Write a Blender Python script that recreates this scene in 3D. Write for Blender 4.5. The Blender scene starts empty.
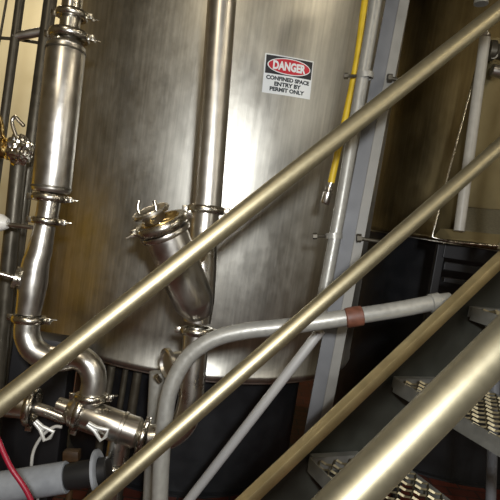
import bpy, bmesh, math, random
from mathutils import Vector, Matrix
random.seed(7)
C = bpy.context.scene.collection
V = Vector
R = math.radians
PI = math.pi

# ------------------------------------------------------------------ camera
FPX = 536.0
CAM = V((0, 0, 1.75)); ROLL = R(8.6); PITCH = R(5.0)
fwd = V((0, math.cos(PITCH), -math.sin(PITCH)))
upv = V((0, math.sin(PITCH), math.cos(PITCH)))
rgt = V((1, 0, 0))
cR = math.cos(ROLL) * rgt + math.sin(ROLL) * upv
cU = -math.sin(ROLL) * rgt + math.cos(ROLL) * upv
def P(x, y, d):
    """where a thing seen at photo pixel x,y stands when it is d metres ahead"""
    return CAM + d * (fwd + (x - 250) / FPX * cR + (250 - y) / FPX * cU)
cam_data = bpy.data.cameras.new('camera'); cam = bpy.data.objects.new('camera', cam_data)
C.objects.link(cam); bpy.context.scene.camera = cam
cam_data.sensor_width = 36; cam_data.lens = 36 * FPX / 500
cam_data.clip_start = 0.02
m = Matrix((cR, cU, -fwd)).transposed().to_4x4(); m.translation = CAM
cam.matrix_world = m

# ------------------------------------------------------------------ materials
def mat(name, col, metal=0.0, rough=0.5, noise=None, bump=0.0, aniso=0.0, var=0.15, scale=(1, 1, 1), rvar=0.1, spec=0.5, emit=None, coord='Object', detail=4):
    ma = bpy.data.materials.new(name); ma.use_nodes = True
    nt = ma.node_tree; n = nt.nodes; L = nt.links
    b = n['Principled BSDF']
    b.inputs['Base Color'].default_value = (*col, 1)
    b.inputs['Metallic'].default_value = metal
    b.inputs['Roughness'].default_value = rough
    b.inputs['Specular IOR Level'].default_value = spec
    if emit:
        b.inputs['Emission Color'].default_value = (*emit[0], 1); b.inputs['Emission Strength'].default_value = emit[1]
    if aniso:
        b.inputs['Anisotropic'].default_value = aniso
        t = n.new('ShaderNodeTangent'); t.direction_type = 'RADIAL'; t.axis = 'Z'
        L.new(t.outputs['Tangent'], b.inputs['Tangent'])
    if noise:
        tc = n.new('ShaderNodeTexCoord'); mp = n.new('ShaderNodeMapping')
        mp.inputs['Scale'].default_value = scale
        L.new(tc.outputs[coord], mp.inputs['Vector'])
        nz = n.new('ShaderNodeTexNoise'); nz.inputs['Scale'].default_value = noise; nz.inputs['Detail'].default_value = detail
        L.new(mp.outputs['Vector'], nz.inputs['Vector'])
        mr = n.new('ShaderNodeMapRange'); mr.inputs['From Min'].default_value = .3; mr.inputs['From Max'].default_value = .7
        mr.inputs['To Min'].default_value = 1 - var; mr.inputs['To Max'].default_value = 1 + var
        L.new(nz.outputs['Fac'], mr.inputs['Value'])
        vm = n.new('ShaderNodeVectorMath'); vm.operation = 'SCALE'; vm.inputs[0].default_value = col
        L.new(mr.outputs['Result'], vm.inputs['Scale']); L.new(vm.outputs['Vector'], b.inputs['Base Color'])
        r2 = n.new('ShaderNodeMapRange'); r2.inputs['From Min'].default_value = .3; r2.inputs['From Max'].default_value = .7
        r2.inputs['To Min'].default_value = max(0, rough - rvar); r2.inputs['To Max'].default_value = rough + rvar
        L.new(nz.outputs['Fac'], r2.inputs['Value']); L.new(r2.outputs['Result'], b.inputs['Roughness'])
        if bump:
            bp = n.new('ShaderNodeBump'); bp.inputs['Strength'].default_value = bump; bp.inputs['Distance'].default_value = 0.002
            L.new(nz.outputs['Fac'], bp.inputs['Height']); L.new(bp.outputs['Normal'], b.inputs['Normal'])
    return ma
def tank_material(name, col, rough, stain):
    """brushed sheet steel: fine vertical grain, cloudy wear, stain runs"""
    ma = mat(name, col, 1, rough, aniso=.5)
    nt = ma.node_tree; n = nt.nodes; L = nt.links; b = n['Principled BSDF']
    tc = n.new('ShaderNodeTexCoord')
    def nz(scale, sc, detail=5, ro=.55):
        mp = n.new('ShaderNodeMapping'); mp.inputs['Scale'].default_value = sc
        L.new(tc.outputs['Object'], mp.inputs['Vector'])
        q = n.new('ShaderNodeTexNoise'); q.inputs['Scale'].default_value = scale; q.inputs['Detail'].default_value = detail; q.inputs['Roughness'].default_value = ro
        L.new(mp.outputs['Vector'], q.inputs['Vector']); return q
    def rng(src, a, c, lo=.3, hi=.7):
        q = n.new('ShaderNodeMapRange'); q.inputs['From Min'].default_value = lo; q.inputs['From Max'].default_value = hi
        q.inputs['To Min'].default_value = a; q.inputs['To Max'].default_value = c
        L.new(src.outputs['Fac'], q.inputs['Value']); return q
    def mul(a, c):
        q = n.new('ShaderNodeMath'); q.operation = 'MULTIPLY'; L.new(a.outputs[0], q.inputs[0]); L.new(c.outputs[0], q.inputs[1]); return q
    g = nz(60, (1, 1, .03)); s = nz(5, (1, 1, .22)); c = nz(3.2, (1, 1, .8)); f = nz(22, (1, 1, .5), 6, .7)
    k = mul(mul(rng(g, .84, 1.12), rng(s, 1 - stain, 1.06)), rng(f, .9, 1.05))
    vm = n.new('ShaderNodeVectorMath'); vm.operation = 'SCALE'; vm.inputs[0].default_value = col
    L.new(k.outputs[0], vm.inputs['Scale']); L.new(vm.outputs['Vector'], b.inputs['Base Color'])
    ad = n.new('ShaderNodeMath'); ad.operation = 'ADD'
    r1 = rng(c, rough - .05, rough + .05); r3 = rng(f, -.04, .04)
    L.new(r1.outputs[0], ad.inputs[0]); L.new(r3.outputs[0], ad.inputs[1]); L.new(ad.outputs[0], b.inputs['Roughness'])
    bp = n.new('ShaderNodeBump'); bp.inputs['Strength'].default_value = .25; bp.inputs['Distance'].default_value = .0006
    L.new(g.outputs['Fac'], bp.inputs['Height'])
    bq = n.new('ShaderNodeBump'); bq.inputs['Strength'].default_value = .12; bq.inputs['Distance'].default_value = .02
    L.new(c.outputs['Fac'], bq.inputs['Height']); L.new(bq.outputs['Normal'], bp.inputs['Normal'])
    L.new(bp.outputs['Normal'], b.inputs['Normal'])
    return ma
M = {}
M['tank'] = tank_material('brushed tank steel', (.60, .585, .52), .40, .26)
M['tank2'] = tank_material('shade browned tank steel', (.23, .18, .09), .40, .35)  # brown reflections and shade put into the steel colour
M['rail'] = mat('satin rail steel', (.35, .31, .20), .95, .47, 70, .05, var=.05, rvar=.02)
M['rail2'] = mat('rail steel darkened for flash', (.165, .148, .098), .9, .47, 70, .05, var=.05, rvar=.02)  # same rail steel, darkened to hold down the flash glare
M['polish'] = mat('polished sanitary steel', (.60, .57, .51), 1, .29, 14, .02, var=.06, rvar=.04)
M['dull'] = mat('dull sanitary steel', (.60, .58, .53), 1, .33, 22, .12, var=.1, rvar=.05)
M['dull2'] = mat('satin pipe steel', (.55, .53, .48), 1, .36, 22, .02, var=.06, rvar=.03)
M['clampm'] = mat('cast clamp steel', (.52, .49, .42), 1, .27, 40, .05, var=.12, rvar=.05)
M['dark_steel'] = mat('dark frame steel', (.085, .075, .055), .6, .42, 20, .2, var=.2)
M['rackm'] = mat('near black shade steel', (.009, .009, .010), 0, .5)  # near black, deep shade put into the colour
M['rod'] = mat('bright rod steel', (.50, .50, .48), .3, .4)
M['galv'] = mat('grey galvanised conduit', (.29, .285, .255), .35, .42, 60, .15, var=.08)
M['gpaint'] = mat('grey painted channel', (.115, .118, .122), .1, .5, 12, .1, var=.12)
M['gpaint2'] = mat('pale grey painted flange', (.19, .185, .165), .1, .5, 12, .1, var=.12)
M['plastic_pipe'] = mat('pale grey plastic pipe', (.24, .255, .27), 0, .5, 30, .1, var=.1)
M['whitetube'] = mat('off white painted tube', (.34, .325, .28), 0, .45, 30, .1, var=.08)
M['yellow'] = mat('yellow rubber hose', (.48, .33, .012), 0, .45, 30, .1, var=.1)
M['red'] = mat('crimson rubber hose', (.22, .006, .02), 0, .4)
M['orange'] = mat('orange brown tape', (.11, .038, .02), 0, .6, 50, .3, var=.25)
M['rust'] = mat('rusty brown', (.05, .024, .006), 0, .6, 50, .3, var=.25)
M['drum'] = mat('yellow reflector drum paint', (.85, .50, .005), 0, .5)
M['handle'] = mat('pale satin handle steel', (.62, .62, .58), .4, .4)
M['black'] = mat('black rubber', (.012, .012, .012), 0, .4)
M['white'] = mat('white plastic', (.72, .70, .64), 0, .4)
M['cable'] = mat('grey cable', (.38, .37, .34), 0, .5)
M['foil'] = mat('crumpled foil', (.75, .73, .68), 1, .2)
M['bronze'] = mat('brass fitting', (.50, .36, .14), 1, .3, 30, .2)
M['stair'] = mat('stair steel', (.13, .13, .115), .5, .5, 25, .25, var=.2)
M['stringer'] = mat('dark grey painted stringer', (.022, .023, .018), .1, .5, 10, .15, var=.25)
M['capbar'] = mat('olive steel cap bar', (.55, .45, .24), .7, .48, 14, .1, var=.15, rvar=.04)
M['grate'] = mat('worn grating steel', (.10, .085, .05), .8, .42, 60, .3, var=.25)
M['hopper'] = mat('satin hopper steel', (.15, .122, .06), .7, .5, 10, .1, var=.15)
M['lip'] = mat('speckled steel lip', (.15, .135, .09), .3, .55, 120, .4, var=.3)
M['wall'] = mat('cream wall paint', (.72, .66, .46), 0, .7, 3, .1, var=.04)
M['ceil'] = mat('brown ceiling boards', (.20, .16, .10), 0, .7, 2, 0, var=.3)
M['warmwall'] = mat('brown wall boards', (.17, .13, .06), 0, .7, 2, .1, var=.2)
M['signw'] = mat('sign white', (.80, .83, .82), 0, .45)
M['signk'] = mat('sign black', (.012, .012, .014), 0, .45)
M['signr'] = mat('sign red', (.55, .02, .035), 0, .45)
M['signt'] = mat('sign blue black text', (.02, .03, .035), 0, .5)
M['lamp'] = mat('lamp diffuser', (.9, .9, .85), 0, .5, emit=((1, .93, .8), 6))
def floor_material():
    ma = mat('red quarry tile', (.12, .03, .02), 0, .5)
    nt = ma.node_tree; n = nt.nodes; L = nt.links; b = n['Principled BSDF']
    tc = n.new('ShaderNodeTexCoord'); br = n.new('ShaderNodeTexBrick')
    br.inputs['Scale'].default_value = 1; br.inputs['Brick Width'].default_value = .2; br.inputs['Row Height'].default_value = .1
    br.inputs['Mortar Size'].default_value = .006
    br.inputs['Color1'].default_value = (.10, .022, .012, 1); br.inputs['Color2'].default_value = (.07, .017, .010, 1); br.inputs['Mortar'].default_value = (.018, .015, .013, 1)
    L.new(tc.outputs['Object'], br.inputs['Vector']); L.new(br.outputs['Color'], b.inputs['Base Color'])
    return ma
M['floor'] = floor_material()
M['skirt'] = mat('skirt paint with added shade', (.012, .013, .015), 0, .5, 8, .1, var=.2)  # near black, the dark under the tanks put into the skirt colour

# ------------------------------------------------------------------ mesh helpers
def finish(name, bm, ma, parent=None, smooth=True, angle=40):
    me = bpy.data.meshes.new(name)
    bmesh.ops.recalc_face_normals(bm, faces=bm.faces)
    bm.to_mesh(me); bm.free()
    mats = ma if isinstance(ma, (list, tuple)) else [ma]
    for q in mats: me.materials.append(q)
    for p in me.polygons: p.use_smooth = smooth
    if smooth:
        try: me.set_sharp_from_angle(angle=R(angle))
        except Exception: pass
    o = bpy.data.objects.new(name, me); C.objects.link(o)
    if parent: 
        o.parent = parent; o.matrix_parent_inverse = parent.matrix_world.inverted() if False else Matrix.Translation(-parent.location)
    return o
def thing(name, label, cat, loc=(0, 0, 0), group=None):
    o = bpy.data.objects.new(name, None); C.objects.link(o); o.location = loc
    o['label'] = label; o['category'] = cat; o.empty_display_size = .05
    if group: o['group'] = group
    return o
def tag(o, label, cat, group=None):
    o['label'] = label; o['category'] = cat
    if group: o['group'] = group
    return o
def basis(ax, hint=None):
    ax = ax.normalized(); h = V(hint) if hint else (V((0, 0, 1)) if abs(ax.z) < .9 else V((1, 0, 0)))
    s = (h - ax * h.dot(ax)).normalized(); t = ax.cross(s); return s, t, ax
def add_lathe(bm, o, ax, prof, seg=32, mi=0, hint=None):
    """prof: list of (distance along axis, radius)"""
    s, t, a = basis(V(ax), hint); rings = []
    for (z, r) in prof:
        if r < 1e-6: rings.append([bm.verts.new(o + a * z)])
        else: rings.append([bm.verts.new(o + a * z + r * (math.cos(2 * PI * k / seg) * s + math.sin(2 * PI * k / seg) * t)) for k in range(seg)])
    for i in range(len(rings) - 1):
        A, B = rings[i], rings[i + 1]
        for k in range(seg):
            k2 = (k + 1) % seg
            if len(A) == 1 and len(B) == 1: continue
            if len(A) == 1: f = bm.faces.new((A[0], B[k], B[k2]))
            elif len(B) == 1: f = bm.faces.new((A[k], B[0], A[k2]))
            else: f = bm.faces.new((A[k], B[k], B[k2], A[k2]))
            f.material_index = mi
def add_tube(bm, pts, r, seg=24, cap=True, mi=0, inner=None):
    pts = [V(p) for p in pts]; rs = r if isinstance(r, (list, tuple)) else [r] * len(pts)
    tan = []
    for i in range(len(pts)):
        a = pts[max(0, i - 1)]; b = pts[min(len(pts) - 1, i + 1)]; tan.append((b - a).normalized())
    s, t, _ = basis(tan[0]); rings = []
    for i, p in enumerate(pts):
        s = (s - tan[i] * s.dot(tan[i])).normalized(); t = tan[i].cross(s)
        rings.append([bm.verts.new(p + rs[i] * (math.cos(2 * PI * k / seg) * s + math.sin(2 * PI * k / seg) * t)) for k in range(seg)])
    for i in range(len(rings) - 1):
        for k in range(seg):
            k2 = (k + 1) % seg
            bm.faces.new((rings[i][k], rings[i + 1][k], rings[i + 1][k2], rings[i][k2])).material_index = mi
    if cap:
        bm.faces.new(rings[0]).material_index = mi; bm.faces.new(rings[-1]).material_index = mi
def fillet(pts, rad, n=10):
    """polyline with rounded corners"""
    pts = [V(p) for p in pts]; out = [pts[0]]
    for i in range(1, len(pts) - 1):
        a, b, c = pts[i - 1], pts[i], pts[i + 1]
        r = rad[i - 1] if isinstance(rad, (list, tuple)) else rad
        u = (a - b).normalized(); w = (c - b).normalized()
        ang = u.angle(w); 
        if ang > PI - .02: out.append(b); continue
        d = min(r / math.tan(ang / 2), (a - b).length * .49, (c - b).length * .49)
        p0 = b + u * d; p1 = b + w * d
        for k in range(n + 1):
            q = k / n; out.append(p0.lerp(b, q).lerp(b.lerp(p1, q), q))
    out.append(pts[-1]); return out
def spline(pts, n=8):
    pts = [V(p) for p in pts]; out = []
    q = [2 * pts[0] - pts[1]] + pts + [2 * pts[-1] - pts[-2]]
    for i in range(1, len(q) - 2):
        for k in range(n):
            t = k / n
            out.append(.5 * ((2 * q[i]) + (-q[i - 1] + q[i + 1]) * t + (2 * q[i - 1] - 5 * q[i] + 4 * q[i + 1] - q[i + 2]) * t * t + (-q[i - 1] + 3 * q[i] - 3 * q[i + 1] + q[i + 2]) * t ** 3))
    out.append(pts[-1]); return out
def add_box(bm, c, ax, ay, az, sx, sy, sz, bev=0, mi=0):
    """box centred at c with unit axes and full sizes"""
    ax, ay, az = V(ax).normalized(), V(ay).normalized(), V(az).normalized(); vs = []
    for i in (-1, 1):
        for j in (-1, 1):
            for k in (-1, 1): vs.append(bm.verts.new(V(c) + ax * i * sx / 2 + ay * j * sy / 2 + az * k * sz / 2))
    fs = []
    for q in ((0, 1, 3, 2), (4, 6, 7, 5), (0, 4, 5, 1), (2, 3, 7, 6), (0, 2, 6, 4), (1, 5, 7, 3)):
        f = bm.faces.new([vs[z] for z in q]); f.material_index = mi; fs.append(f)
    if bev:
        es = set(e for f in fs for e in f.edges)
        bmesh.ops.bevel(bm, geom=list(es), offset=bev, segments=2, affect='EDGES', profile=.5)
def down(p, q):
    """line from p through q carried on to the floor"""
    return [p, p + (q - p) * ((.005 - p.z) / (q.z - p.z))]
def add_prism(bm, pts, d, mi=0):
    """flat outline pts pushed along vector d"""
    a = [bm.verts.new(V(p)) for p in pts]; b = [bm.verts.new(V(p) + d) for p in pts]
    bm.faces.new(a).material_index = mi; bm.faces.new(b).material_index = mi
    for i in range(len(a)):
        j = (i + 1) % len(a); bm.faces.new((a[i], b[i], b[j], a[j])).material_index = mi
X, Y, Z = V((1, 0, 0)), V((0, 1, 0)), V((0, 0, 1))
def one(fn, *a, **k):
    bm = bmesh.new(); fn(bm, *a, **k); return bm
def struct(name, bm, ma, smooth=False):
    o = finish(name, bm, ma, None, smooth); o['kind'] = 'structure'; return o

# ------------------------------------------------------------------ room shell
XL, XR, YB, YF, H = -3.6, 4.6, 6.6, -4.0, 4.6
struct('floor', one(add_box, ((XL + XR) / 2, (YB + YF) / 2, -.05), X, Y, Z, XR - XL + .4, YB - YF + .4, .1), M['floor'])
struct('ceiling', one(add_box, ((XL + XR) / 2, (YB + YF) / 2, H + .05), X, Y, Z, XR - XL + .4, YB - YF + .4, .1), M['ceil'])
struct('wall_back', one(add_box, ((XL + XR) / 2, YB + .05, H / 2), X, Y, Z, XR - XL + .4, .1, H), M['wall'])
struct('wall_left', one(add_box, (XL - .05, (YB + YF) / 2, H / 2), X, Y, Z, .1, YB - YF, H), M['warmwall'])
struct('wall_right', one(add_box, (XR + .05, (YB + YF) / 2, H / 2), X, Y, Z, .1, YB - YF, H), M['warmwall'])
struct('wall_front', one(add_box, ((XL + XR) / 2, YF - .05, H / 2), X, Y, Z, XR - XL + .4, .1, H), M['warmwall'])

# ------------------------------------------------------------------ tanks
def make_tank(cx, cy, rad, z0, z1, ma, label, sk=.85):
    t = thing('storage_tank', label, 'tank', (cx, cy, 0))
    bm = bmesh.new()
    add_lathe(bm, V((cx, cy, 0)), Z, [(z0, rad), (z0 + .01, rad + .004), (z0 + .03, rad + .004), (z0 + .035, rad)] +
              [(z0 + .035 + (z1 - z0 - .035) * k / 20, rad) for k in range(1, 21)] + [(z1 + .05, rad * .93), (z1 + .12, rad * .5), (z1 + .14, 0)], seg=160)
    o = finish('shell', bm, ma, t)
    # keep texture axis on the tank axis
    o.data.transform(Matrix.Translation((-cx, -cy, 0))); o.matrix_parent_inverse = Matrix.Identity(4)
    bm = bmesh.new()
    add_lathe(bm, V((cx, cy, 0)), Z, [(z0 - .004, rad - .004), (z0 - .012, rad - .004), (z0 - .012, rad - .06)], seg=96)
    finish('bottom_rim', bm, M['dull'], t)
    bm = bmesh.new(); c = V((cx, cy, 0)); add_lathe(bm, c, Z, [(0, rad * sk + .04), (.012, rad * sk + .04), (.014, rad * sk), (z0 - .06, rad * sk), (z0 - .002, rad * .97), (z0 - .002, 0)], seg=96)
    finish('skirt', bm, M['skirt'], t)  # carried down to the floor to fill in the dark under the tank
    return t
TC = V((-.295, 3.79, 0)); TR = 1.09
TZ0 = P(210, 387, 2.69).z
tank = make_tank(TC.x, TC.y, TR, TZ0, 4.1, M['tank'], 'large brushed steel tank carrying the red and black danger sign', .72)
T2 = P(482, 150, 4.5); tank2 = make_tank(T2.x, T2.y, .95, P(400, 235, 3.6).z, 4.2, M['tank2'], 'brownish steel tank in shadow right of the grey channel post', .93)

# ------------------------------------------------------------------ danger sign, bent round the shell
def on_tank(u, v, h, a0, zc):
    """u metres along the shell, v metres up, h above the shell"""
    u, v = u * math.cos(R(3.5)) - v * math.sin(R(3.5)), u * math.sin(R(3.5)) + v * math.cos(R(3.5))
    a = a0 + u / TR
    return V((TC.x + (TR + h) * math.sin(a), TC.y - (TR + h) * math.cos(a), zc + v))
def hit_tank(x, y):
    d = P(x, y, 1) - CAM; a = d.x ** 2 + d.y ** 2; b = -2 * (d.x * TC.x + d.y * TC.y); c = TC.x ** 2 + TC.y ** 2 - TR ** 2
    return CAM + d * ((-b - math.sqrt(b * b - 4 * a * c)) / 2 / a)
sc = hit_tank(288.5, 76.5)
a0 = math.atan2(sc.x - TC.x, TC.y - sc.y)
zc = CAM.z + (sc.z - CAM.z)
sign = thing('danger_sign', 'white sticker sign with DANGER in a red oval on the steel tank', 'sign', on_tank(0, 0, .002, a0, zc))
SW, SH = .262, .19
def sheet(w, h, z, cx=0, cy=0, t=.0012, rnd=0.0):
    bm = bmesh.new(); n = 12; g = []
    for i in range(n + 1):
        u = cx - w / 2 + w * i / n
        g.append([[bm.verts.new(on_tank(u, v, hh, a0, zc)) for hh in (z, z + t)] for v in (cy - h / 2, cy + h / 2)])
    for i in range(n):
        A, B = g[i], g[i + 1]
        bm.faces.new((A[0][1], B[0][1], B[1][1], A[1][1])); bm.faces.new((A[0][0], A[1][0], B[1][0], B[0][0]))
        bm.faces.new((A[0][0], B[0][0], B[0][1], A[0][1])); bm.faces.new((A[1][0], A[1][1], B[1][1], B[1][0]))
    for A in (g[0], g[-1]): bm.faces.new((A[0][0], A[0][1], A[1][1], A[1][0]))
    return bm
def oval(w, h, z, cy, t=.0008):
    bm = bmesh.new(); n = 48; rows = []
    for s in (0, 1):
        rows.append([bm.verts.new(on_tank(w / 2 * math.cos(2 * PI * k / n), cy + h / 2 * math.sin(2 * PI * k / n), z + t * s, a0, zc)) for k in range(n)])
    c = bm.verts.new(on_tank(0, cy, z + t, a0, zc))
    for k in range(n):
        bm.faces.new((c, rows[1][k], rows[1][(k + 1) % n])); bm.faces.new((rows[0][k], rows[0][(k + 1) % n], rows[1][(k + 1) % n], rows[1][k]))
    return bm
def text_mesh(name, s, h, w, cy, z, ma, parent, bold=.02, cx=0):
    cu = bpy.data.curves.new(name, 'FONT'); cu.body = s; cu.align_x = 'CENTER'; cu.align_y = 'CENTER'; cu.size = 1; cu.offset = bold; cu.resolution_u = 3
    to = bpy.data.objects.new('tmp', cu); C.objects.link(to)
    dg = bpy.context.evaluated_depsgraph_get(); dg.update()
    me = bpy.data.meshes.new_from_object(to.evaluated_get(dg)); bpy.data.objects.remove(to)
    xs = [v.co.x for v in me.vertices]; ys = [v.co.y for v in me.vertices]
    kx = w / (max(xs) - min(xs)); ky = h / (max(ys) - min(ys)); mx = (max(xs) + min(xs)) / 2; my = (max(ys) + min(ys)) / 2
    for v in me.vertices: v.co = on_tank(cx + (v.co.x - mx) * kx, cy + (v.co.y - my) * ky, z, a0, zc)
    me.materials.clear(); me.materials.append(ma); me.name = name
    o = bpy.data.objects.new(name, me); C.objects.link(o); o.parent = parent; o.matrix_parent_inverse = Matrix.Translation(-parent.location)
    return o
finish('backing', sheet(SW, SH, .001), M['signw'], sign, False)
finish('black_header', sheet(SW - .012, .088, .0025, 0, SH / 2 - .050, .0008), M['signk'], sign, False)
OC = SH / 2 - .050
finish('oval_border', oval(.232, .080, .0034, OC), M['signw'], sign, False)
finish('red_oval', oval(.222, .071, .0044, OC), M['signr'], sign, False)
text_mesh('lettering', 'DANGER', .044, .176, OC, .0056, M['signw'], sign, .05)
text_mesh('lettering', 'CONFINED SPACE', .021, .234, -.018, .0026, M['signt'], sign, .055)
text_mesh('lettering', 'ENTRY BY', .021, .145, -.045, .0026, M['signt'], sign, .055)
text_mesh('lettering', 'PERMIT ONLY', .021, .188, -.071, .0026, M['signt'], sign, .055)

# ------------------------------------------------------------------ staircase
e = (fwd * FPX + (2056 - 250) * cR + (250 + 1218) * cU).normalized()      # direction of climb
Hh = V((e.x, e.y, 0)).normalized(); Nn = Hh.cross(Z).normalized()           # level along the stair / towards the viewer
if Nn.y > 0: Nn = -Nn
O = P(250, 207, 1.39)
def on_plane(x, y, off=0.0):
    """the point seen at x,y on the upright plane of the far railing moved off metres towards the viewer"""
    d = (P(x, y, 1) - CAM); q = O + Nn * off
    return CAM + d * ((q - CAM).dot(Nn) / d.dot(Nn))
def along(p, z):            # point on the line through p along e at height z
    return p + e * ((z - p.z) / e.z)
pA, pB, pC = O, on_plane(300, 321.5), on_plane(400, 355)
RR = .025
pDv = P(430, 416, .60); DOFF = (pDv - O).dot(Nn)
nU = (Z - e * e.z).normalized()
print('stair', 'slope', math.degrees(math.asin(e.z)), 'off', DOFF, 'pA', pA, 'pC', pC)
top_z = pC.z + 1.15
stair = thing('staircase', 'steep steel staircase with perforated treads and an olive cap bar', 'staircase', along(pC, 0))
def stringer(off, nm):
    base = pC + Nn * off
    a = along(base, .02); b = along(base, top_z)
    bm = bmesh.new(); c = (a + b) / 2; L_ = (b - a).length
    add_box(bm, c - nU * .125 - Nn * .006, e, Nn, nU, L_ - .05, .008, .215, 0)
    o = finish(nm, bm, M['stringer'], stair, False)
    bm = bmesh.new(); add_box(bm, c, e, Nn, nU, L_, .036, .034, .003); finish('cap_bar', bm, M['capbar'], o, True)
    bm = bmesh.new(); add_box(bm, c - nU * .235 + Nn * .005, e, Nn, nU, L_ - .08, .030, .006, 0); finish('flange', bm, M['stringer'], o, False)
    for ch in o.children: pass
    return o
stringer(0, 'stringer')
WID = DOFF - .02
stringer(WID, 'stringer')
# treads: nose corners seen at these photo points
corner = [on_plane(309.5, 457.5, .03), on_plane(395, 377.5, .03), on_plane(472, 307, .03)]
step = ((corner[2] - corner[0]) / 2)
rise = step.z; run = V((step.x, step.y, 0)).length
print('rise', rise, 'run', run)
def make_tread(p):
    """p: far end of the nose top edge"""
    wid = WID - .05; dep = run + .03; nh = .042
    t = bmesh.new()
    add_box(t, p + Nn * wid / 2 - Z * nh / 2 + Hh * .002, Nn, Hh, Z, wid, .004, nh)              # nose face
    nose = finish('tread', t, M['stair'], stair, False)
    t = bmesh.new()
    add_box(t, p + Nn * .0015 + Hh * dep / 2 - Z * nh / 2, Nn, Hh, Z, .004, dep - .008, nh)
    add_box(t, p + Nn * (wid - .0015) + Hh * dep / 2 - Z * nh / 2, Nn, Hh, Z, .004, dep - .008, nh)
    add_box(t, p + Nn * wid / 2 - Z * nh / 2 + Hh * dep, Nn, Hh, Z, wid, .004, nh)
    finish('side_plate', t, M['stair'], nose, False)
    # perforated plank: serrated diamond openings in rows
    g = bmesh.new(); cl = .052; cw = .026; nx = int((wid - .01) / cl); ny = int((dep - .014) / cw)
    x0 = (wid - nx * cl) / 2; y0 = (dep - ny * cw) / 2
    base_z = -.004
    def pt(u, v, z): return p + Nn * u + Hh * v + Z * (z + base_z)
    for j in range(ny + 1):
        for i in range(nx * 4):
            # wavy strand with raised teeth at the crests
            def w(q):
                ph = q / 4; s = 1 if j % 2 == 0 else -1
                return x0 + ph * cl, y0 + j * cw + s * .0095 * math.cos(ph * 2 * PI), .004 * (.5 + .5 * math.cos(ph * 4 * PI))
            (u0, v0, z0), (u1, v1, z1) = w(i), w(i + 1)
            h = .0035
            a = [g.verts.new(pt(u0, v0 - h, z0 - .003)), g.verts.new(pt(u0, v0, z0 + .002)), g.verts.new(pt(u0, v0 + h, z0 - .003))]
            b = [g.verts.new(pt(u1, v1 - h, z1 - .003)), g.verts.new(pt(u1, v1, z1 + .002)), g.verts.new(pt(u1, v1 + h, z1 - .003))]
            g.faces.new((a[0], b[0], b[1], a[1])); g.faces.new((a[1], b[1], b[2], a[2])); g.faces.new((a[2], b[2], b[0], a[0]))
    finish('grating', g, M['grate'], nose, False)
    # bracket to the stringer
    t = bmesh.new(); add_box(t, p - Nn * .014 + Hh * .10 - Z * .02, Nn, Hh, Z, .026, .17, .036, .002); finish('bracket', t, M['stair'], nose, False)
k0 = -int((corner[0].z - .1) / rise)
for k in range(k0, 6):
    make_tread(corner[0] + step * k)

def railing(nm, label, off, lines, post_z, side):
    base = pC + Nn * off
    t = thing(nm, label, 'railing', V((base.x, base.y, 0)))
    pts = []
    for (p, part, r) in lines:
        a, b = along(p, post_z[0] + (p.z - pC.z)), along(p, post_z[1] + (p.z - pC.z))
        a = p - e * ((p - a).length); 
        q = [p - e * post_z[2], p + e * post_z[3]]
        bm = bmesh.new(); add_tube(bm, [q[0] + (q[1] - q[0]) * k / 6 for k in range(7)], r, 40); finish(part, bm, M['rail2' if part == 'handrail' else 'rail'], t)
        pts.append(q)
    return t, pts
def rail_posts(t, base, topline, dists):
    for s in dists:
        pt_ = topline + e * s
        k = V((pt_.x - base.x, pt_.y - base.y, 0)).dot(Hh)
        foot = base + Hh * k + Z * (k * e.z / V((e.x, e.y, 0)).length) + Nn * 0
        foot = V((pt_.x, pt_.y, foot.z + .012))
        bm = bmesh.new(); add_tube(bm, [foot, pt_], .022, 28); add_lathe(bm, foot, Z, [(0, .022), (0, .030), (.02, .028), (.03, .022)])
        finish('post', bm, M['rail'], t)
tA, _ = railing('stair_railing', 'far stair railing of two round satin steel pipes crossing the tank', 0, [(pA, 'top_rail', RR), (pB, 'mid_rail', RR * .93)], (0, 0, 1.15, 1.35), 1)
rail_posts(tA, pC, pA, (-1.12, 1.30))
pD = pDv
tD, _ = railing('stair_railing', 'thick near handrail pipe over the perforated treads at lower right', DOFF, [(pD, 'handrail', RR)], (0, 0, .60, 1.05), 1)
base2 = pC + Nn * WID
rail_posts(tD, V((pD.x, pD.y, 0)) * 1 + Z * (base2.z + (V((pD.x - base2.x, pD.y - base2.y, 0)).dot(Hh)) * e.z / V((e.x, e.y, 0)).length), pD, (-.57, 1.0))

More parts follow.
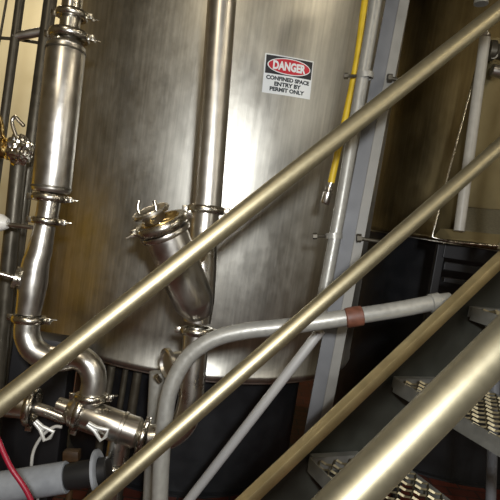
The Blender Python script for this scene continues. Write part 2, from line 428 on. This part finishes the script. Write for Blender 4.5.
# ------------------------------------------------------------------ sanitary pipe parts
def clamp(p, ax, r, side, label, group='sanitary pipe clamps', tab=None):
    """tri clamp: two half bands with ears, swing bolt, wing nut"""
    ax = V(ax).normalized(); p = V(p)
    t = thing('pipe_clamp', label, 'clamp', p, group)
    s, u, a = basis(ax, side); w = .0095 + r * .09; ro = r * 1.16 + .008
    bm = bmesh.new()
    add_lathe(bm, p, a, [(-w, r * .98), (-w, ro - .004), (-w * .75, ro), (-w * .2, ro + .002), (w * .2, ro + .002), (w * .75, ro), (w, ro - .004), (w, r * .98)], seg=40, hint=s)
    for sg in (1, -1):
        add_box(bm, p + s * sg * (ro + .008) + u * .0, s, u, a, .024, .016, w * 1.7, .002)
    finish('band', bm, M['clampm'], t)
    bm = bmesh.new(); q = p + s * (ro + .013)
    add_tube(bm, [q - u * .022, q + u * .034], .0042, 12)
    add_lathe(bm, q + u * .010, u, [(0, .004), (0, .0085), (.010, .0075), (.010, .004)], seg=6)
    finish('bolt', bm, M['polish'], t)
    bm = bmesh.new()
    if tab:      # wide loop handle
        tv = V(tab).normalized(); L_ = .082; n_ = tv.cross(fwd).normalized(); tv = (tv - fwd * tv.dot(fwd)).normalized(); n_ = tv.cross(fwd).normalized(); o_ = p + tv * ro * .7 - fwd * (ro * .8)
        loop = [o_ + n_ * .004, o_ + tv * L_ * .42 + n_ * .007, o_ + tv * L_ * .92 + n_ * .024, o_ + tv * L_, o_ + tv * L_ * .92 - n_ * .024, o_ + tv * L_ * .42 - n_ * .007, o_ - n_ * .004]
        add_tube(bm, loop, .0075, 10); add_tube(bm, [o_, o_ + tv * L_ * .5], .006, 8)
        add_tube(bm, [o_ + tv * L_ * .55 + n_ * .018, o_ + tv * L_ * .55 - n_ * .018], .003, 8)
        finish('clamp_handle', bm, M['handle'], t)['label'] = 'pale loop handle'
    else:
        for sg in (1, -1):
            add_prism(bm, [q + u * .020 + s * 0, q + u * .024 + s * sg * .006, q + u * .030 + s * sg * .020, q + u * .037 + s * sg * .021, q + u * .032 + s * sg * .006, q + u * .030], a * .004)
        add_lathe(bm, q + u * .020, u, [(0, .004), (0, .0075), (.009, .0065), (.009, .004)], seg=12)
        finish('wing_nut', bm, M['clampm'], t)
    return t
def spool(name, label, cat, pts, r, ma, rad=.08, seg=32, n=10):
    bm = bmesh.new(); add_tube(bm, fillet(pts, rad, n), r, seg)
    return tag(finish(name, bm, ma), label, cat)

# left riser: filter housing with narrow pipes above and below
DL = 2.05
f = FPX
def pr(w, d): return w / 2 / f * d            # radius of something w pixels wide at d metres
a, b = P(66.5, 45, DL), P(51, 193, DL); up_ = (a - b).normalized()
hb = thing('filter_housing', 'wide polished steel cylinder upright at the left of the tank', 'filter housing', b)
r0 = pr(38, DL); L_ = (a - b).length
bm = bmesh.new(); add_lathe(bm, b, up_, [(0, r0 * .55), (0, r0 * .9), (.006, r0 * .97), (.012, r0), (L_ - .02, r0), (L_ - .014, r0 * .97), (L_ - .006, r0 * .98), (L_, r0 * .9), (L_ + .02, r0 * .55)], seg=56)
finish('body', bm, M['dull'], hb)
for q in (.02, L_ - .025):
    bm = bmesh.new(); add_lathe(bm, b + up_ * q, up_, [(-.004, r0), (-.003, r0 + .003), (.003, r0 + .003), (.004, r0)], seg=56); finish('weld_band', bm, M['dark_steel'], hb)
c1 = P(69.5, 36, DL); c2 = P(72, 15, DL); r1 = pr(20, DL)
spool('steel_pipe', 'short polished pipe rising off the top of the wide filter cylinder', 'pipe', [P(68, 42, DL), P(79, -60, DL)], r1, M['polish'])
clamp(c1, up_, r0 * .80, P(90, 42, DL) - P(70, 38, DL), 'clamp directly on top of the wide steel cylinder, its wing nut to the right')
clamp(c2, up_, r1 * 1.15, P(90, 18, DL) - P(70, 14, DL), 'topmost clamp at upper left, above the wide steel cylinder')
c3, c4 = P(49.5, 198, DL), P(46, 221, DL)
spool('steel_pipe', 'short steel neck between the two clamps under the wide cylinder', 'pipe', [P(50.5, 194, DL), P(46.5, 219, DL)], pr(22, DL), M['polish'])
clamp(c3, up_, pr(26, DL), P(70, 202, DL) - P(50, 199, DL), 'clamp directly under the wide steel cylinder')
clamp(c4, up_, pr(21, DL), P(66, 224, DL) - P(46, 221, DL), 'clamp below the steel neck, second under the wide cylinder')
# tee body below
bm = bmesh.new(); add_tube(bm, [P(45, 225, DL), P(40, 250, DL), P(36, 262, DL), P(33, 280, DL), P(30.5, 300, DL), P(28, 314, DL)], [pr(20, DL), pr(24, DL), pr(26, DL), pr(29, DL), pr(26, DL), pr(24, DL)], 36)
tee = thing('pipe_tee', 'scuffed steel pipe tee with a short port to the left', 'pipe tee', P(28, 314, DL))
finish('body', bm, M['dull'], tee)
bm = bmesh.new(); q0 = P(33, 283, DL); dv = (P(12, 277, DL - .03) - q0).normalized()
add_lathe(bm, q0 + dv * .035, dv, [(0, .032), (.02, .032), (.024, .044), (.036, .044), (.036, 0)], seg=32); finish('port', bm, M['clampm'], tee)
bm = bmesh.new(); add_tube(bm, [q0 + dv * .065, q0 + dv * .17], .009, 16); finish('rod', bm, M['polish'], tee)
clamp(P(29, 319, DL), P(29, 317, DL) - P(27, 335, DL), pr(25, DL), P(50, 322, DL) - P(28, 318, DL), 'clamp where the left riser meets the S bend')
# S bend down to the valve
r2 = pr(25, DL)
pts = [P(27.5, 322, DL), P(26, 352, DL), P(52, 366, DL), P(66, 352, DL), P(98, 356, DL), P(91, 393, DL)]
spool('pipe_elbow', 'S-shaped bent steel pipe under the lowest part of the left riser', 'pipe', spline([P(27.5, 322, DL), P(27, 335, DL), P(33, 349, DL), P(47, 358, DL), P(62, 359, DL), P(77, 357, DL), P(90, 366, DL), P(94, 380, DL), P(92, 394, DL)], 6), r2, M['dull'], rad=.001)
clamp(P(91, 397, DL), P(92, 380, DL) - P(90, 410, DL), r2 * .98, P(110, 400, DL) - P(90, 397, DL), 'clamp between the S bend and the valve body')
# valve body lying right-down
va, vb = P(72, 410, DL), P(139, 434, DL); vx = (vb - va).normalized(); vr = pr(31, DL); VL = (vb - va).length
vt = thing('valve_body', 'horizontal steel valve body with golden shine at lower left', 'valve', va)
bm = bmesh.new(); add_lathe(bm, va, vx, [(-.06, vr * .5), (-.02, vr * .55), (0, vr * .92), (.008, vr), (VL * .72, vr), (VL * .73, vr * 1.06), (VL * .77, vr * 1.06), (VL * .78, vr), (VL - .01, vr), (VL, vr * .85), (VL + .01, vr * .5), (VL + .01, 0)], seg=44)
finish('body', bm, M['polish'], vt)
bm = bmesh.new(); add_tube(bm, [P(90, 401, DL), P(88, 418, DL)], r2 * .9, 28); finish('inlet', bm, M['polish'], vt)
bm = bmesh.new(); add_tube(bm, [P(119, 436, DL), P(115, 462, DL)], pr(20, DL), 28); finish('outlet', bm, M['polish'], vt)
clamp(P(81, 411, DL), vx, vr * .98, P(80, 390, DL) - P(84, 411, DL), 'clamp on the left end of the valve body, silver loop handle hanging down', tab=(P(85, 433, DL - .12) - P(81, 413, DL)))
clamp(P(113, 466, DL), P(119, 436, DL) - P(115, 462, DL), pr(21, DL), P(100, 470, DL) - P(113, 467, DL), 'clamp on the downward outlet of the valve body')
spool('steel_pipe', 'steel pipe going down from the valve outlet past the picture edge', 'pipe', [P(112.5, 469, DL), P(104, 530, DL), P(103, 545, DL)], pr(19, DL), M['polish'])
clamp(P(143, 436, DL), vx, pr(22, DL), P(145, 420, DL) - P(143, 436, DL), 'clamp on the right end of the valve body, beside the grey pole', tab=None)
# left ferrule group
spool('steel_pipe', 'thin bright pipe joining the left clamp to the valve body', 'pipe', [P(33, 407, DL), P(48, 412, DL), P(66, 419, DL), P(74, 412, DL)], pr(12, DL), M['polish'], rad=.03)
la = P(10, 405, DL)
spool('pipe_end', 'steel pipe end entering at left under the top rail', 'pipe', [P(-40, 398, DL), P(28, 406, DL)], pr(26, DL), M['dull'])
clamp(P(32, 407, DL), (P(32, 407, DL) - P(0, 402, DL)), pr(29, DL), P(33, 385, DL) - P(32, 406, DL), 'clamp at far lower left, small silver loop handle hanging down', tab=(P(34, 430, DL - .1) - P(32, 408, DL)))
# centre pipe and Y strainer
DC = 2.02
pt0, pt1 = P(226, -40, DC), P(207, 204, DC)
rc = pr(29, DC)
spool('steel_pipe', 'tall upright polished steel pipe in front of the middle of the tank', 'pipe', [P(226.5, -60, DC), P(207, 206, DC)], rc, M['dull2'])
axc = (P(226.5, -60, DC) - P(207, 206, DC)).normalized()
clamp(P(206, 210, DC), axc, rc * .98, P(240, 212, DC) - P(206, 210, DC), 'clamp at the foot of the tall middle pipe')
ys = thing('strainer', 'Y-shaped steel strainer hanging under the tall middle pipe', 'strainer', P(197, 326, DC))
bm = bmesh.new(); add_tube(bm, [P(205.5, 213, DC), P(203.5, 236, DC), P(202, 268, DC), P(200, 300, DC), P(197, 322, DC)], [rc * .95, rc * .95, rc, rc, rc * .95], 32)
finish('through_pipe', bm, M['polish'], ys)
sa, sb = P(199, 314, DC - .01), P(163, 227, DC - .13); sx = (sb - sa).normalized(); SL = (sb - sa).length; rs = pr(40, DC)
bm = bmesh.new(); add_lathe(bm, sa, sx, [(-.025, rs * .35), (-.005, rs * .66), (.05, rs * 1.0), (.06, rs * 1.03), (SL - .03, rs * 1.03), (SL - .02, rs * 1.0)], seg=48)
finish('basket_body', bm, M['dull'], ys)
bm = bmesh.new(); add_lathe(bm, sa, sx, [(SL - .03, rs), (SL - .028, rs * 1.20), (SL - .018, rs * 1.24), (SL - .010, rs * 1.20), (SL - .009, rs * .8), (SL - .009, 0)], seg=48)
finish('flange', bm, M['polish'], ys)
cp = sa + sx * (SL + .012)
clamp(cp, sx, rs * .98, P(140, 250, DC - .12) - P(167, 236, DC - .13), 'wide clamp round the slanted strainer mouth')
bm = bmesh.new(); add_lathe(bm, cp, sx, [(-.018, rs * .9), (.014, rs * .95), (.020, rs * .90), (.016, rs * .82), (.008, rs * .74), (.002, rs * .4), (.006, rs * .2), (.006, 0)], seg=48)
finish('cap', bm, M['bronze'], ys)['label'] = 'golden dished cap'
lc = cp + sx * .030 - cR * .022 + cU * .004
bm = bmesh.new(); add_lathe(bm, lc, sx, [(-.025, rs * .50), (.002, rs * .60), (.004, rs * .86), (.012, rs * .91), (.020, rs * .86), (.020, rs * .74), (.008, rs * .54), (.004, 0)], seg=40); finish('lid', bm, M['polish'], ys)
bm = bmesh.new(); add_tube(bm, [lc + sx * .022 + cR * .016 + cU * .03, lc + sx * .026 + cR * .03 - cU * .035, lc - sx * .0 + cR * .036 - cU * .06], .0075, 14)
add_tube(bm, [lc - cR * .045 + cU * .005, lc - cR * .052 + cU * .03, lc - cR * .046 + cU * .05], .007, 12); finish('swing_bolt', bm, M['clampm'], ys)
clamp(P(197, 331, DC), axc, rc * .88, P(215, 327, DC) - P(197, 331, DC), 'clamp under the strainer')
spool('pipe_elbow', 'steel pipe dropping from the strainer and curving left behind the grey pipe', 'pipe', spline([P(196, 334, DC), P(194, 360, DC), P(192, 385, DC), P(190, 405, DC), P(183, 424, DC), P(168, 436, DC), P(150, 437.5, DC)], 8), rc * .9, M['polish'], rad=.001)
# small ferrule behind
fd = thing('pipe_stub', 'short capped steel stub facing left beside the strainer outlet', 'pipe', P(172, 364, DC + .1))
dv = (P(150, 366, DC - .02) - P(185, 360, DC + .06)).normalized()
bm = bmesh.new(); add_lathe(bm, P(177, 362, DC + .06), dv, [(-.03, .040), (.03, .042), (.032, .060), (.046, .060), (.05, .052), (.040, .046), (.040, 0)], seg=40); finish('cap', bm, M['dull'], fd)
bm = bmesh.new(); add_tube(bm, [P(160, 381, DC + .04), P(156, 376, DC + .02)], .011, 12); finish('bolt', bm, M['clampm'], fd)

# ------------------------------------------------------------------ grey conduit rail and poles
DG = 1.72
gp = [P(158, 560, DG), P(161, 470, DG), P(166, 410, DG), P(174, 380, DG), P(190, 355, DG), P(214, 339, DG), P(245, 331, DG), P(290, 326, DG), P(350, 317, DG), P(398, 309.5, DG + .02), P(432, 303, DG + .04)]
cr = thing('curved_pipe', 'pale grey pipe bending from upright to run right behind the stair', 'pipe', P(158, 560, DG))
bm = bmesh.new(); add_tube(bm, spline(gp, 6), pr(16.5, DG), 28); finish('pipe', bm, M['galv'], cr)
bm = bmesh.new(); dx = (P(364, 315.2, DG) - P(345, 318.2, DG)).normalized(); add_lathe(bm, P(345, 318.2, DG), dx, [(0, .026), (.004, .032), (.03, .033), (.055, .032), (.058, .026)], seg=32); finish('tape_band', bm, M['orange'], cr)['label'] = 'orange brown tape band'
bm = bmesh.new(); dx = (P(450, 300, DG + .05) - P(432, 303, DG + .04)).normalized(); add_lathe(bm, P(430, 303.5, DG + .038), dx, [(0, .026), (.002, .031), (.03, .032), (.034, .027), (.07, .026), (.07, 0)], seg=32); finish('coupling', bm, M['galv'], cr)
spool('upright_pole', 'grey upright pole just left of the curved grey pipe', 'pole', [P(158, 372, 2.2), P(146, 600, 2.2)], pr(17, 2.2), M['galv'])
# tall conduit that bends to the left
bm = bmesh.new(); add_tube(bm, fillet([P(388, -60, 2.12), P(376, 0, 2.12), P(340, 210, 2.12), P(317, 331, 2.12)], .5, 8), pr(12.5, 2.12), 24)
tag(finish('conduit', bm, M['galv']), 'light grey upright conduit beside the channel post', 'conduit')
bm = bmesh.new(); add_tube(bm, [P(321, 330, 2.16), P(189, 500, 2.25), P(120, 590, 2.3)], pr(10, 2.2), 24)
tag(finish('brace_rod', bm, M['rod']), 'thin bright steel rod slanting down left between the mid rail and the cap bar', 'rod')
# channel post
def channel_post():
    t = thing('channel_post', 'grey painted channel post between the two tanks', 'post', P(306, 440, 2.3))
    D = 2.3; a = P(407, -60, D); b = P(305, 480, D); ax = (a - b).normalized()
    s = (cR - ax * cR.dot(ax)).normalized(); n_ = s.cross(ax).normalized()
    if n_.y > 0: n_ = -n_
    b2 = b + ax * (.02 - b.z) / ax.z
    L_ = (a - b2).length; c = (a + b2) / 2
    bm = bmesh.new(); add_box(bm, c - s * .012, ax, s, n_, L_, .058, .008, .001); finish('web', bm, M['gpaint'], t, False)
    bm = bmesh.new(); add_box(bm, c + s * .036 + n_ * .002, ax, s, n_, L_, .042, .012, .002)
    add_box(bm, c + s * .055 - n_ * .03, ax, s, n_, L_, .006, .06, 0); finish('flange', bm, M['gpaint2'], t, False)
    bm = bmesh.new(); add_box(bm, b2 + n_ * -.01 , X, Y, Z, .2, .16, .02, .002); finish('base_plate', bm, M['gpaint'], t, False)
    return ax, s, n_
pax, ps, pn = channel_post()
def pipe_strap(px, py, label):
    t = thing('conduit_bracket', label, 'bracket', P(px, py, 2.1), 'conduit brackets on the channel post')
    q = P(px, py, 2.12)
    bm = bmesh.new()
    add_tube(bm, [P(px - 19, py, 2.14), P(px - 8, py, 2.15)], .0065, 12); add_lathe(bm, P(px - 17, py, 2.14), -cR, [(0, .006), (0, .013), (.016, .013), (.016, 0)], seg=6)
    finish('bolt', bm, M['dark_steel'], t)
    bm = bmesh.new(); add_lathe(bm, q - cU * .011, cU, [(0, pr(15, 2.1) - .001), (0, pr(15, 2.1) + .004), (.022, pr(15, 2.1) + .004), (.022, pr(15, 2.1) - .001)], seg=24); finish('strap', bm, M['galv'], t)
    bm = bmesh.new(); s_ = P(px + 23, py + 2, 2.27); add_tube(bm, [s_, P(px + 48, py + 6, 2.27)], .008, 12); add_lathe(bm, s_, cR, [(-.002, 0), (-.002, .018), (.018, .018), (.018, 0)], seg=6); finish('anchor_bolt', bm, M['dark_steel'], t)
pipe_strap(334, 236, 'lower steel bracket bolting the grey conduit to the channel post')
pipe_strap(365, 76, 'upper steel bracket bolting the grey conduit to the channel post')

# yellow hose
hs = thing('air_hose', 'yellow hose hanging down in front of the tank, right of the danger sign', 'hose', P(330, 195, 2.2))
bm = bmesh.new(); add_tube(bm, spline([P(375, -60, 2.2), P(365, 0, 2.2), P(357, 60, 2.2), P(345, 120, 2.2), P(336, 160, 2.2), P(331, 183, 2.2)], 6), pr(7, 2.2), 16); finish('hose', bm, M['yellow'], hs)
bm = bmesh.new(); d1 = (P(325, 204, 2.2) - P(331, 183, 2.2)).normalized(); add_lathe(bm, P(331.2, 182, 2.2), d1, [(0, .010), (.022, .009), (.024, .015), (.034, .016), (.04, .011), (.046, .019), (.088, .019), (.094, .014), (.094, 0)], seg=20); finish('coupler', bm, M['polish'], hs)

# ------------------------------------------------------------------ lower left odds
bm = bmesh.new(); ga, gb = P(-60, 497, 1.95), P(67, 477, 1.95); gx = (gb - ga).normalized()
gh = thing('drain_pipe', 'pale grey plastic pipe with a black rubber coupling at lower left', 'pipe', gb)
add_lathe(bm, ga, gx, [(0, 0), (0, pr(31, 1.95)), ((gb - ga).length - .004, pr(31, 1.95)), ((gb - ga).length, pr(29, 1.95)), ((gb - ga).length, 0)], seg=36); finish('pipe', bm, M['plastic_pipe'], gh)
bm = bmesh.new(); add_lathe(bm, gb - gx * .01, gx, [(0, .03), (0, pr(24, 1.95)), (.04, pr(26, 1.95)), (.10, pr(27, 1.95)), (.16, pr(27, 1.95)), (.165, pr(24, 1.95)), (.165, 0)], seg=36); finish('coupling', bm, M['black'], gh)['label'] = 'black rubber coupling'
bm = bmesh.new(); add_lathe(bm, gb + gx * .105, gx, [(0, pr(29, 1.95)), (0, pr(40, 1.95)), (.004, pr(44, 1.95)), (.014, pr(44, 1.95)), (.018, pr(40, 1.95)), (.018, pr(29, 1.95)), (0, pr(29, 1.95))], seg=36); finish('rim', bm, M['plastic_pipe'], gh)
bm = bmesh.new(); add_tube(bm, spline([P(-16, 410, 1.5), P(-4, 435, 1.5), P(10, 466, 1.5), P(30, 498, 1.5), P(52, 560, 1.5)], 6), pr(5.5, 1.5), 14)
tag(finish('red_hose', bm, M['red']), 'thin crimson red hose curving down at the left edge', 'hose')
bm = bmesh.new(); add_tube(bm, spline([P(62, 427, 2.0), P(54, 427, 2.0), P(43, 435, 2.0), P(34, 450, 2.0), P(31.5, 466, 2.0), P(33, 480, 2.05), P(38, 500, 2.05)], 6), pr(3.2, 2.0), 12)
tag(finish('cable', bm, M['cable']), 'thin pale cable arching above the grey plastic pipe', 'cable')
bm = bmesh.new(); add_tube(bm, [P(60, 427, 2.0), P(68, 423, 2.02)], .009, 12); add_tube(bm, [P(73, 445, 2.02), P(74, 452, 2.02)], .006, 10)
bm.free()
cb = thing('dark_filler_box', 'near-black box added to fill the dark behind the valve at lower left', 'filler', (-1.3, 2.6, 0))  # box added to darken the corner behind the valve
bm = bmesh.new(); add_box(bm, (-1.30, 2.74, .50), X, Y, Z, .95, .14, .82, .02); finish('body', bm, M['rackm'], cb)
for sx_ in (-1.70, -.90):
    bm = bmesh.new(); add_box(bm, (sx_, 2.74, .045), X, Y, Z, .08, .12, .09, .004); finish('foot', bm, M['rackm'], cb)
for px_, py_, ln_, w_ in ((112, 366, 95, 8), (126, 369, 90, 6), (138, 372, 90, 9)):
    bm = bmesh.new(); add_tube(bm, down(P(px_, py_, 2.84), P(px_ - ln_ * .16, py_ + ln_, 2.84)), pr(w_, 2.84), 16)
    tag(finish('thin_pipe', bm, M['dark_steel']), 'thin dark upright pipe in shadow between the valve and the grey poles', 'pipe', 'thin dark pipes under the tank')
bm = bmesh.new(); add_box(bm, P(72, 455, 2.35), cR, cU, fwd, .07, .045, .05, .006)
add_tube(bm, down(P(74, 462, 2.35), P(70, 490, 2.35)), .014, 12)
bmb = finish('pipe_fitting', bm, M['rust']); tag(bmb, 'rust-coloured fitting in shadow above the black coupling', 'fitting')

# ------------------------------------------------------------------ left background: frame, foil valve, white plug
def tube_thing(nm, label, cat, pts, r, ma, seg=20):
    bm = bmesh.new(); add_tube(bm, pts, r, seg); return tag(finish(nm, bm, ma), label, cat)
DB = 2.6
rk = thing('scaffold', 'dark steel pipe frame in front of the cream wall at upper left', 'frame', P(0, 430, DB))
bm = bmesh.new(); add_tube(bm, down(P(27, -50, DB), P(-38, 430, DB)), pr(9, DB), 20); finish('upright', bm, M['dark_steel'], rk)
bm = bmesh.new(); add_tube(bm, down(P(57, -50, DB), P(-2, 400, DB)), pr(13, DB), 20); finish('upright', bm, M['dark_steel'], rk)
bm = bmesh.new(); add_tube(bm, [P(14, 37, DB), P(50, 30, DB)], pr(9, DB), 20); finish('crossbar', bm, M['dull'], rk)
bm = bmesh.new(); add_tube(bm, [P(-30, 36, DB + .1), P(16, 39, DB + .1), P(46, 44, DB + .1)], pr(3.5, DB), 12); finish('crossbar', bm, M['dark_steel'], rk)
bm = bmesh.new(); add_tube(bm, [P(10, -20, DB + .1), P(-4, 60, DB + .1)], pr(2.5, DB), 12); finish('thin_rod', bm, M['dark_steel'], rk)
# foil wrapped valve
vf = thing('foil_wrapped_valve', 'small valve wrapped in crumpled foil against the cream wall', 'valve', P(18, 152, 2.3))
bm = bmesh.new(); bmesh.ops.create_icosphere(bm, subdivisions=4, radius=1)
rnd = random.Random(3); c = P(19, 150, 2.3)
from mathutils import noise
for v in bm.verts:
    n_ = noise.noise(v.co * 4.2) * .22 + abs(noise.noise(v.co * 8)) * .22; q = v.co * (1 + n_)
    v.co = c + cR * q.x * .056 + cU * q.z * .062 + fwd * q.y * .05
finish('foil', bm, M['foil'], vf, True, 12)
bm = bmesh.new(); add_tube(bm, spline([P(-8, 118, 2.28), P(-1, 116, 2.28), P(2, 125, 2.28), P(3, 136, 2.28), P(10, 142, 2.28)], 6), .008, 12); finish('handle', bm, M['bronze'], vf)
bm = bmesh.new(); add_tube(bm, spline([P(18, 140, 2.28), P(14, 130, 2.28), P(12, 121, 2.28), P(15, 117, 2.28), P(19, 121, 2.28), P(24, 126, 2.28)], 6), .008, 12); finish('handle', bm, M['polish'], vf)
bm = bmesh.new(); add_lathe(bm, P(-14, 148, 2.3), cR, [(0, .03), (.06, .03), (.065, .045), (.085, .045), (.09, .03), (.12, .03), (.12, 0)], seg=24); finish('flange', bm, M['bronze'], vf)
spool('steel_pipe', 'dull pipe running down behind the foil-wrapped valve', 'pipe', down(P(19, 158, 2.33), P(2, 330, 2.36)), pr(15, 2.36), M['dark_steel'])
wp = thing('sensor_plug', 'white plastic plug on a thin steel rod at the left edge', 'sensor', P(0, 222, 2.1))
bm = bmesh.new(); dv = (P(28, 226, 2.1) - P(-12, 221, 2.1)).normalized(); add_lathe(bm, P(-16, 220.5, 2.1), dv, [(0, 0), (0, .034), (.07, .034), (.085, .026), (.095, .02), (.095, 0)], seg=24); finish('cap', bm, M['white'], wp)
bm = bmesh.new(); add_tube(bm, [P(4, 224, 2.1), P(38, 228, 2.08)], .009, 12); finish('rod', bm, M['dull'], wp)

# ------------------------------------------------------------------ right: hopper / cabinet with white tube
DH = 2.75
hp = thing('hopper', 'open steel bin with slanted lip at the right edge, under the top rail', 'hopper', P(470, 240, DH))
def quad_plate(nm, q, th, ma, bev=0):
    bm = bmesh.new(); n_ = (q[1] - q[0]).cross(q[3] - q[0]).normalized() * th; add_prism(bm, q, n_); return finish(nm, bm, ma, hp, False)
q_tl, q_bl = P(484, 34, DH + .25), P(432, 237, DH)
quad_plate('side_sheet', [P(432, 237, DH), P(460, 231, DH + .25), P(486, 34, DH + .3), P(484, 34, DH + .22)], .004, M['hopper'])
bm = bmesh.new(); add_tube(bm, [P(483, 42, DH + .24), P(438, 214, DH), P(432, 237, DH), P(452, 242, DH), P(560, 252, DH)], .005, 10); finish('edge_bead', bm, M['clampm'], hp)
quad_plate('back_panel', [P(456, 206, DH + .3), P(640, 222, DH + .3), P(660, 40, DH + .3), P(482, 38, DH + .3)], .006, M['hopper'])
quad_plate('slanted_lip', [P(455, 231, DH + .05), P(640, 250, DH + .05), P(640, 222, DH + .26), P(462, 208, DH + .26)], .006, M['lip'])
quad_plate('bottom_rail', [P(433, 238, DH), P(640, 262, DH), P(640, 250, DH + .03), P(440, 229, DH + .03)], .006, M['hopper'])
tb = thing('white_tube', 'off-white upright tube standing against the steel bin', 'tube', P(458, 231, DH - .06))
bm = bmesh.new(); add_tube(bm, [P(485, 38, DH - .03), P(459, 231, DH - .06)], pr(10.5, DH), 20); finish('tube', bm, M['whitetube'], tb)
bm = bmesh.new(); add_lathe(bm, P(485, 38, DH - .03), (P(485, 38, DH - .03) - P(459, 231, DH - .06)), [(0, pr(8, DH)), (.006, .026), (.02, .024), (.03, .012), (.05, .010), (.05, 0)], seg=20); finish('top_fitting', bm, M['dull'], tb)
# fittings at upper right
ft = thing('pipe_fitting', 'dark steel fitting inside the steel bin at the right edge', 'fitting', P(494, 55, DH + .1))
bm = bmesh.new(); add_lathe(bm, P(488, 50, DH + .15), cR - cU * .15, [(0, 0), (0, .05), (.03, .055), (.05, .04), (.12, .04), (.12, .07), (.16, .07), (.16, 0)], seg=24); finish('body', bm, M['dark_steel'], ft)
bm = bmesh.new(); add_lathe(bm, P(492, 70, DH + .1), cR - cU * .2, [(0, 0), (0, .03), (.05, .035), (.07, .02), (.12, .02), (.12, 0)], seg=20); finish('port', bm, M['dull'], ft)
bm = bmesh.new(); add_tube(bm, [P(494, 55, DH + .12), P(494, 55, DH + .30)], .02, 14); finish('mounting', bm, M['dark_steel'], ft)
bm = bmesh.new(); add_tube(bm, [P(486, -60, DH), P(481, 4, DH)], pr(14, DH), 24)
tag(finish('steel_pipe', bm, M['galv']), 'grey pipe entering from the top at the right corner', 'pipe')
# rack of dark bars under the bin
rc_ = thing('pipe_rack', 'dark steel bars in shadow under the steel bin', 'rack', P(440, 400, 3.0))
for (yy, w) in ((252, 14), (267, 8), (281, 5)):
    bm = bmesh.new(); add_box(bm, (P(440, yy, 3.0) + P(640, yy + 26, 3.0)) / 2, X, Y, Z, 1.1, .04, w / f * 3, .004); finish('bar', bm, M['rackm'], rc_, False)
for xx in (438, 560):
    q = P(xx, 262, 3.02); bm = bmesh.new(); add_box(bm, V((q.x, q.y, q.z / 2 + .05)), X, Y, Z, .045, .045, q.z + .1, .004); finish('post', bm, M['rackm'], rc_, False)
q = P(489, 400, 2.0); 
bm = bmesh.new(); add_tube(bm, [P(495, 375, 2.0), P(470, 1100, 2.0)], pr(10, 2.0), 20)
tag(finish('upright_pole', bm, M['gpaint']), 'grey upright pole seen below the treads at the right edge', 'pole')

dr = thing('reflector_drum', 'yellow ribbed drum, unseen, added to reflect on the big steel tank', 'drum', (-2.35, 2.7, 0))  # unseen drum, added so the tank picks up an ochre reflection
bm = bmesh.new(); add_lathe(bm, V((-2.35, 2.7, 0)), Z, [(0, 0), (0, .40), (.02, .41), (.5, .40), (.51, .42), (.53, .42), (.54, .40), (1.0, .40), (1.01, .42), (1.03, .42), (1.04, .40), (1.6, .40), (1.61, .41), (1.62, .39), (1.60, .38), (1.60, 0)], seg=48); finish('body', bm, M['drum'], dr)
# ------------------------------------------------------------------ ceiling lamps
def lamp(x, y, ln, rot, power, label, col=(1, .87, .66), zz=None, wd=.3):
    z = zz or H - .14
    t = thing('ceiling_light', label, 'ceiling light', (x, y, z), 'fluorescent ceiling lights')
    bm = bmesh.new(); add_box(bm, (x, y, z + .05), V((math.cos(rot), math.sin(rot), 0)), V((-math.sin(rot), math.cos(rot), 0)), Z, ln, wd, .06, .008); finish('housing', bm, M['white'], t)
    l = bpy.data.lights.new('lamp', 'AREA'); l.shape = 'RECTANGLE'; l.size = ln; l.size_y = wd; l.energy = power; l.color = col
    lo = bpy.data.objects.new('lamp', l); C.objects.link(lo); lo.location = (x, y, z + .015); lo.rotation_euler = (0, 0, rot)
L1 = dict(col=(1, .88, .66))
lamp(3.0, .6, 1.2, R(90), 32, 'ceiling light high above, right of the stair')
lamp(3.0, -1.8, 1.2, R(90), 28, 'ceiling light high above, right and behind the viewer')
lamp(-1.2, -1.5, 1.2, R(90), 60, 'ceiling light high above, left and behind the viewer')
lamp(-2.4, 5.2, 1.2, 0, 70, 'ceiling light high above, by the cream back wall')
# unseen window added in the right wall to light the tank
def window(x, y, z, w, h, power, col):
    bm = bmesh.new()
    for sg in (-1, 1):
        add_box(bm, (x, y + sg * (w / 2 + .03), z), X, Y, Z, .08, .06, h + .12); add_box(bm, (x, y, z + sg * (h / 2 + .03)), X, Y, Z, .08, w, .06)
    struct('added_window', bm, M['white'])
    l = bpy.data.lights.new('side_fill', 'AREA'); l.shape = 'RECTANGLE'; l.size = w; l.size_y = h; l.energy = power; l.color = col
    lo = bpy.data.objects.new('side_fill', l); C.objects.link(lo); lo.location = (x - .06, y, z)
    lo.rotation_euler = V((-1, 0, 0)).to_track_quat('-Z', 'Z').to_euler()
window(XR, -.6, 2.9, 1.2, 1.5, 24, (1, .96, .88))
# camera flash
l = bpy.data.lights.new('flash', 'AREA'); l.size = .10; l.energy = 66; l.color = (.97, .98, 1)
lo = bpy.data.objects.new('flash', l); C.objects.link(lo); lo.location = CAM + cU * .22 + cR * .16 - fwd * .50; lo.rotation_euler = fwd.to_track_quat('-Z', 'Z').to_euler()

w = bpy.data.worlds.new('world'); bpy.context.scene.world = w; w.use_nodes = True
w.node_tree.nodes['Background'].inputs[0].default_value = (.05, .04, .03, 1); w.node_tree.nodes['Background'].inputs[1].default_value = 1
vs = bpy.context.scene.view_settings; vs.view_transform = 'Standard'; vs.look = 'None'; vs.exposure = 0.0; vs.gamma = 1; vs.use_curve_mapping = False
